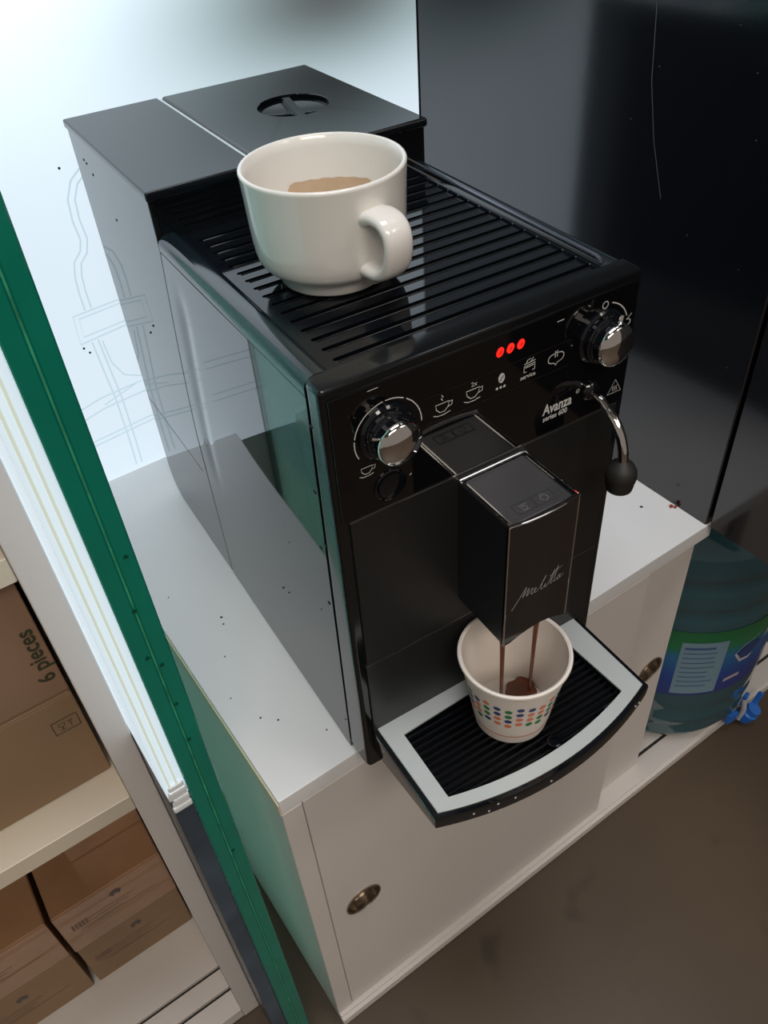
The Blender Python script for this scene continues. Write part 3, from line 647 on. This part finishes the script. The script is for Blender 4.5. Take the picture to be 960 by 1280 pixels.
# residue: irregular stain on the lower inner wall
b = MB(); n = 96; rings = []
def stain_top(a):
    q = abs((math.degrees(a) - 58 + 180) % 360 - 180); return .0385 - .014 * smooth((q - 34) / 14) + .0003 * math.sin(4 * a) + .00025 * math.sin(29 * a + 1)
levels = [0, .25, .5, .75, 1]
def inner_r(z):
    P = sorted([(z_, r) for r, z_ in inner])
    for (z0, r0), (z1, r1) in zip(P, P[1:]):
        if z0 <= z <= z1 and z1 > z0: return r0 + (r1 - r0) * (z - z0) / (z1 - z0)
    return .03
for l in levels:
    ring = []
    for i in range(n):
        a = 2 * PI * i / n; z = .0120 + (stain_top(a) - .0120) * l; r = inner_r(z) - .0002
        ring.append(b.bm.verts.new((CX + r * math.cos(a), CY + r * math.sin(a), CZ + z)))
    rings.append(ring)
for A, B in zip(rings, rings[1:]):
    for i in range(n): b._f((A[i], B[i], B[(i + 1) % n], A[(i + 1) % n]))
b.build('coffee_residue', M['stain'], pc, fix=False)['label'] = 'light brown coffee stain inside'
ha = math.radians(-84); hd = Vector((math.cos(ha), math.sin(ha), 0)); hn = Vector((0, 0, 1)); sd = hd.cross(hn)
path = dense([(.0405, .0440), (.0500, .0462), (.0590, .0448), (.0640, .0385), (.0636, .0290), (.0590, .0195), (.0510, .0145), (.0395, .0150)] and [(p[0], p[1], 0) for p in [(.0415, .0450), (.0490, .0470), (.0565, .0460), (.0612, .0410), (.0618, .0320), (.0585, .0235), (.0510, .0180), (.0405, .0175)]], 5)
P3 = [Vector((CX, CY, CZ)) + hd * p.x + hn * p.y for p in path]
b = MB(); rings = []; N = len(P3)
for i, p in enumerate(P3):
    t = (P3[min(i + 1, N - 1)] - P3[max(i - 1, 0)]).normalized(); nn = t.cross(sd).normalized(); u = i / (N - 1)
    wdt = .0084 + .0010 * (2 * u - 1) ** 2; th = .0034 + .0012 * (2 * u - 1) ** 4
    rings.append([b.bm.verts.new(p + sd * wdt * math.copysign(abs(math.cos(k * PI / 8)) ** .7, math.cos(k * PI / 8)) + nn * th * math.copysign(abs(math.sin(k * PI / 8)) ** .8, math.sin(k * PI / 8))) for k in range(16)])
for A, B in zip(rings, rings[1:]):
    for k in range(16): b._f((A[k], A[(k + 1) % 16], B[(k + 1) % 16], B[k]))
b._f(rings[0]); b._f(rings[-1][::-1]); b.build('handle', M['porcelain'], pc, angle=70)

# paper cup on the drip tray
PX, PY, PZ = .0940, -.0385, .0482
pp = thing('paper_cup', 'small white paper cup with coloured dots on the drip tray', 'cup', (PX, PY, PZ))
RB, RT, HT = .0248, .0350, .0650
R_ = lambda z: RB + (RT - RB) * z / HT
b = MB(); b.lathe([(RB - .0012, PZ + .0040), (RB - .0010, PZ), (RB, PZ), (R_(.02), PZ + .02), (R_(.045), PZ + .045), (RT - .0002, PZ + HT - .0022), (RT + .0012, PZ + HT - .0016), (RT + .0016, PZ + HT - .0003), (RT + .0012, PZ + HT + .0010), (RT, PZ + HT + .0014), (RT - .0012, PZ + HT + .0006), (RT - .0012, PZ + HT - .0020), (R_(.045) - .0006, PZ + .045), (R_(.02) - .0006, PZ + .02), (R_(.0045) - .0006, PZ + .0045), (0, PZ + .0045)], c=(PX, PY), n=72)
pcb = b.build('cup_wall', M['paper'], pp, fix=False, angle=50)
dots = [b_ for b_ in ('nncc', 'nccg', 'ccgg', 'cggn', 'gnnc', 'nccg', 'cggn', 'nncc', 'ggnc')]
for mi, (key, ch) in enumerate((('navy', 'n'), ('green', 'g'), ('coral', 'c'))):
    b = MB()
    for col in range(27):
        a = 2 * PI * col / 27
        for row in range(4):
            if dots[(col * 4) % 9 if False else col % 9][row] != ch: continue
            z = .0480 - row * .0066 - .0016 * (col % 3); r = R_(z) + .0002; pts_ = []
            for k in range(14):
                q_ = 2 * PI * k / 14; du = .0022 * math.cos(q_) * 1.1; dz = .0023 * math.sin(q_); rr = R_(z + dz) + .00022
                pts_.append((PX + rr * math.cos(a + du / rr), PY + rr * math.sin(a + du / rr), PZ + z + dz))
            b.poly(pts_)
    b.build('printed_dots', M[key], pcb, smooth=False)['label'] = {'navy': 'navy blue printed dots', 'green': 'green printed dots', 'coral': 'coral printed dots'}[key]
b = MB(); n = 72; A = []; B = []
for i in range(n):
    a = 2 * PI * i / n
    for L_, z in ((A, .0088), (B, .0100)): r = R_(z) + .0002; L_.append(b.bm.verts.new((PX + r * math.cos(a), PY + r * math.sin(a), PZ + z)))
for i in range(n): b._f((A[i], A[(i + 1) % n], B[(i + 1) % n], B[i]))
b.build('printed_line', M['coralline'], pcb, fix=False)['label'] = 'thin coral line around the foot'
# streams and coffee in the cup
for x, y, lab in ((.0845, -.037, 'left thin stream of coffee falling from the spout into the paper cup'), (.1115, -.037, 'right thin stream of coffee falling from the spout into the paper cup')):
    xe = x + (.002 if x < .1 else -.001)
    ye = y
    b = MB(); zz = [SZ0 - .007, .125, .11, .09, .07, .0585]
    b.tube([(x + (xe - x) * i / 5, ye, z) for i, z in enumerate(zz)], [.0020, .0017, .0015, .0013, .0012, .0012], n=12)
    tag(b.build('coffee_stream', M['coffee'], base=(x, ye, .0585)), lab, 'coffee stream', 'coffee streams under the spout')
b = MB(); n = 48; pts_ = []
for i in range(n):
    a = 2 * PI * i / n; r = .0108 + .0009 * math.sin(3 * a) + .0006 * math.sin(7 * a); pts_.append((PX + .0140 + r * math.cos(a), PY + .0060 + r * math.sin(a)))
b.prism(pts_, 'z', PZ + .0046, PZ + .0078, bev=.0012); tag(b.build('brewed_coffee', M['coffee'], base=(PX, PY, PZ + .005)), 'brown brewed coffee at the bottom of the paper cup', 'coffee')

# ================================================================== SHELF UNIT ON THE LEFT
SXr, SY = -.1287, .084
su = thing('shelf_unit', 'white open shelving unit holding cardboard boxes left of the glass', 'shelf', (-.45, .25, ZF + .001), k=True)
b = MB(); b.box(SXr - .0178, SXr, SY, .43, -.4436 - .0155, .4924, bev=.0006, seg=1); b.build('side_panel', M['white'], su)
b = MB(); b.box(-.80, -.7822, SY, .43, -.4591, .4924, bev=.0006, seg=1); b.build('side_panel', M['white'], su)
b = MB(); b.box(-.782, SXr - .018, .418, .4295, -.4591, .4924); b.build('back_panel', M['white'], su)
for z in (-.0110, .2285, .4748):
    b = MB(); b.box(-.7818, SXr - .0181, SY + .001, .4175, z, z + .0176, bev=.0006, seg=1); b.build('shelf_board', M['shelfm'], su)
b = MB()
for y0, y1 in ((SY, .1080), (.1125, .1340), (.1385, .4175)): b.box(-.7818, SXr - .0181, y0, y1, -.4530, -.4375, bev=.0005, seg=1)
b.box(-.7818, SXr - .0181, SY + .001, .4175, -.4590, -.4480); b.build('bottom_board', M['white'], su)
b = MB(); b.box(-.7815, SXr - .019, .1085, .1120, -.4475, -.4450); b.box(-.7815, SXr - .019, .1345, .1380, -.4475, -.4450); b.build('track_groove', M['dark'], su)

def carton(x0, x1, y0, y1, z0, z1, label, m, group=None, cat='box', tape=True, prints=None, tapem=None):
    r = thing('cardboard_box', label, cat, ((x0 + x1) / 2, (y0 + y1) / 2, z0), k=True, group=group)
    b = MB(); b.box(x0, x1, y0, y1, z0, z1 - .0012, bev=.0016, seg=2); b.build('box_body', m, r)
    ym = (y0 + y1) / 2; b = MB(); b.box(x0 + .001, x1 - .001, y0 + .001, ym - .0006, z1 - .0014, z1, bev=.0005, seg=1); b.build('flap', m, r)
    b = MB(); b.box(x0 + .001, x1 - .001, ym + .0006, y1 - .001, z1 - .0014, z1, bev=.0005, seg=1); b.build('flap', m, r)
    if prints: prints(r, x0, x1, y0, z0, z1)
    return r
def symbols(r, x0, x1, y0, z0, z1):
    F_ = lambda u, v: Vector((u, y0 - .0004, v)); b = MB()
    cx, cz = -.1612, .0745
    b.ribbon([(cx - .0085, cz - .006), (cx + .0085, cz - .006), (cx + .0085, cz + .0065), (cx - .0085, cz + .0065)], .0009, F_, closed=True)
    b.ribbon([(cx - .005, cz + .003), (cx - .0045, cz), (cx - .001, cz), (cx - .0005, cz + .003)], .0006, F_, closed=True); b.ribbon([(cx - .0027, cz), (cx - .0027, cz - .003)], .0006, F_); b.ribbon([(cx - .0045, cz - .0032), (cx - .001, cz - .0032)], .0006, F_)
    for k in (0, .0011, .0022): b.ribbon([(cx + .002 + k, cz + .0035), (cx + .002 + k, cz + .001)], .0005, F_)
    b.ribbon([(cx + .0031, cz + .001), (cx + .0031, cz - .0035)], .0006, F_)
    b.build('printed_symbol', M['ink'], r.children[0], smooth=False)['label'] = 'printed glass and fork mark in a frame'
def pieces(r, x0, x1, y0, z0, z1):
    b = MB(); b.text('6 pieces', .0150, lambda u, v: Vector((-.1530 - v, y0 - .0004, .1170 + u)), font_w=.0003)
    b.build('printed_text', M['ink'], r.children[0], smooth=False)['label'] = 'green black sideways lettering 6 pieces'
carton(-.40, -.1490, .114, .38, .0068, .1010, 'brown cardboard box with framed glass and fork mark, under another on the middle shelf', M['cardlight'], prints=symbols)
carton(-.41, -.1492, .116, .385, .1016, .2120, 'brown cardboard box lettered 6 pieces, topmost on the middle shelf', M['card'], prints=pieces)
def shipping(seed):
    def f(r, x0, x1, y0, z0, z1):
        rn = random.Random(seed); F_ = lambda u, v: Vector((u, y0 - .0004, v)); b = MB(); h = z1 - z0; cx = x0 + (x1 - x0) * .50
        b.ribbon([(x0 + .022, z1 - h * .60), (x1 - .02, z1 - h * .52)][:1] + [(x1 - .018, z1 - h * .60)], .0006, F_)
        for k in range(3): b.ribbon([(cx - .040, z1 - h * (.42 + .07 * k)), (cx + .018 - .006 * k, z1 - h * (.42 + .07 * k))], .0007, F_)
        for k in range(5): x = cx - .046 + k * .0035; b.poly([(x, z1 - h * .5), (x + .002, z1 - h * .5), (x + .002, z1 - h * .38), (x, z1 - h * .38)], F_)
        b.build('printed_text', M['inkbrown'], r.children[0], smooth=False)
        b = MB(); ex, ez = cx + .004, z1 - h * .24
        b.poly(arc(ex, ez, .0062, 0, 180, 12), F_)
        b.poly([(ex - .0052, ez - .0004), (ex - .0034, ez - .0034), (ex - .001, ez - .0004)], F_); b.poly([(ex + .0052, ez - .0004), (ex + .0034, ez - .0034), (ex + .001, ez - .0004)], F_)
        b.build('printed_emblem', M['inkgrey'], r.children[0], smooth=False)['label'] = 'small dark printed emblem'
    return f
zb = -.4370; h1 = .0850; y0 = .2005
carton(-.2600, -.1482, y0, .37, zb, zb + h1, 'film-wrapped brown box, lower one of the right stack on the bottom shelf', M['cardlight'], prints=shipping(1), group='boxes on the bottom shelf')
carton(-.2610, -.1478, y0 - .002, .372, zb + h1 + .001, zb + 2 * h1 - .004, 'film-wrapped brown box, second one of the right stack on the bottom shelf', M['cardwrap'], prints=shipping(2), group='boxes on the bottom shelf')
carton(-.3900, -.2660, y0, .37, zb, zb + h1 - .002, 'film-wrapped brown box, lower one of the left stack on the bottom shelf', M['cardlight'], prints=shipping(3), group='boxes on the bottom shelf')
carton(-.3910, -.2665, y0 + .001, .372, zb + h1 - .001, zb + 2 * h1 - .008, 'film-wrapped brown box, upper one of the left stack on the bottom shelf', M['cardwrap'], prints=shipping(4), group='boxes on the bottom shelf')
carton(-.2250, -.1480, y0 + .042, .372, zb + 2 * h1 - .003, zb + 2 * h1 + .05, 'short brown box lying on top of the right stack on the bottom shelf', M['cardwrap'], group='boxes on the bottom shelf')

# ================================================================== WATER BOTTLE AND TAP
BX, BY, BZ = .5350, .1280, -.4432
wb = thing('water_bottle', 'large teal plastic water bottle with blue and green label below the black panels', 'water bottle', (BX, BY, BZ), k=True)
prof = [(0, .006), (.070, .004), (.088, 0), (.104, .001), (.116, .010), (.1215, .024), (.1185, .034), (.1215, .044), (.1235, .056), (.1205, .066), (.1235, .078), (.124, .100), (.1240, .235), (.1232, .243), (.1180, .252), (.1232, .261), (.1240, .270), (.1240, .282), (.1232, .290), (.1175, .299), (.1232, .308), (.1240, .316), (.1235, .330), (.115, .352), (.090, .378), (.055, .395), (.030, .402), (.028, .425), (0, .425)]
b = MB(); b.lathe([(r, BZ + z) for r, z in prof], c=(BX, BY), n=72); bb = b.build('bottle_body', M['water'], wb, fix=False, angle=70)
b = MB(); b.lathe([(.0305, BZ + .405), (.0305, BZ + .430), (0, BZ + .431)], c=(BX, BY), n=24); b.build('cap', M['blue'], wb, fix=False)
def wrap(name, m, a0, a1, z0, z1, r=.1246, n=30, nz=1, par=None, fz=None):
    b = MB(); g = []
    for j in range(nz + 1):
        row = []
        for i in range(n + 1):
            a = math.radians(a0 + (a1 - a0) * i / n); z = z0 + (z1 - z0) * j / nz
            if fz: z = fz(i / n, j / nz)
            row.append(b.bm.verts.new((BX + r * math.cos(a), BY + r * math.sin(a), BZ + z)))
        g.append(row)
    for j in range(nz):
        for i in range(n): b._f((g[j][i], g[j][i + 1], g[j + 1][i + 1], g[j + 1][i]))
    return b.build(name, m, par or wb, fix=False)
def label_mat():
    m = mat('bottle_label', (.02, .1, .3), .3, coat=.3); nt = m.node_tree; bs = nt.nodes['Principled BSDF']
    tc = nt.nodes.new('ShaderNodeTexCoord'); s_ = nt.nodes.new('ShaderNodeSeparateXYZ'); cr = nt.nodes.new('ShaderNodeValToRGB'); mr = nt.nodes.new('ShaderNodeMapRange')
    mr.inputs[1].default_value = .105; mr.inputs[2].default_value = .225
    nt.links.new(tc.outputs['Object'], s_.inputs[0]); nt.links.new(s_.outputs[2], mr.inputs[0]); nt.links.new(mr.outputs[0], cr.inputs[0]); nt.links.new(cr.outputs[0], bs.inputs['Base Color'])
    e = cr.color_ramp.elements; e[0].position = 0; e[0].color = (.03, .04, .22, 1); e[1].position = 1; e[1].color = (.012, .16, .05, 1)
    x = e.new(.35); x.color = (.015, .07, .33, 1); x = e.new(.62); x.color = (.02, .16, .38, 1); x = e.new(.78); x.color = (.015, .2, .07, 1)
    return m
lbl = wrap('label', label_mat(), -170, 20, .110, .228, r=.1247, n=48)
wrap('label_text_panel', mat('label_panel', (.20, .33, .42), .4), -137, -112, .114, .210, r=.1250, par=lbl)
b = MB(); rn = random.Random(3)
for k in range(9):
    z = .200 - k * .0088; a0 = -135; L_ = rn.uniform(15, 20); pts_ = []
    for t in range(8): pts_.append((math.radians(a0 + L_ * t / 7), z))
    b.ribbon(pts_, .0016 if k else .004, lambda a, z: Vector((BX + .1253 * math.cos(a), BY + .1253 * math.sin(a), BZ + z)))
b.build('label_lettering', mat('lab_ink', (.06, .12, .28), .5), lbl, smooth=False)
LBm = lambda r: (lambda a, z: Vector((BX + r * math.cos(math.radians(a)), BY + r * math.sin(math.radians(a)), BZ + z)))
b = MB(); b.poly([(-101, .160), (-95, .160), (-82, .188), (-58, .222), (-64, .227), (-80, .210), (-92, .198), (-101, .192), (-106, .178)], LBm(.1252)); b.build('label_emblem', mat('lab_white', (.55, .52, .6), .4), lbl, smooth=False)
b = MB(); b.poly([(-101, .166), (-96, .165), (-87, .182), (-91, .190), (-101, .187), (-103.5, .177)], LBm(.1255)); b.build('label_emblem_core', M['navy'], lbl, smooth=False)
b = MB(); b.poly([(-82, .202), (-78, .197), (-66, .214), (-70, .219)], LBm(.1255)); b.build('label_red_mark', mat('lab_red', (.45, .05, .06), .4), lbl, smooth=False)
b = MB(); b.poly([(-108, .128), (-98, .131), (-98, .137), (-108, .134)], LBm(.1253)); b.build('label_stripe', mat('lab_pink', (.5, .42, .5), .4), lbl, smooth=False)

tp_ = thing('blue_tap', 'small blue plastic tap lying on the front rail beside the water bottle', 'tap', (.5677, .005, -.455), k=True)
TO = Vector((.570, .004, -.438))
b = MB(); b.lathe([(0, -.018), (.0105, -.018), (.0120, -.014), (.0120, -.002), (.0095, 0), (.0095, .008), (0, .008)], origin=TO + Vector((.010, -.006, .0)), axis=(.25, -.35, .9), n=24); b.build('tap_body', M['blue'], tp_)
b = MB(); b.tube([TO + Vector((-.004, .000, -.012)), TO + Vector((-.001, -.001, .008)), TO + Vector((.002, .004, .022))], .0036, n=10); b.build('collar', M['greyp'], tp_)
b = MB(); b.prism([(-.030, -.004), (-.012, -.010), (-.006, -.002), (-.010, .008), (-.020, .008), (-.028, .012)], 'y', 0, .006, bev=.001)
for v in b.bm.verts: v.co += TO
b.build('handle', M['blue'], tp_)
b = MB(); b.prism([(.014, .002), (.020, .000), (.032, .020), (.027, .022), (.022, .012)], 'y', -.006, .001, bev=.001); b.prism([(-.002, .010), (.004, .010), (.008, .032), (.001, .028)], 'y', .002, .007, bev=.001)
for v in b.bm.verts: v.co += TO
b.build('wing', M['blue'], tp_)
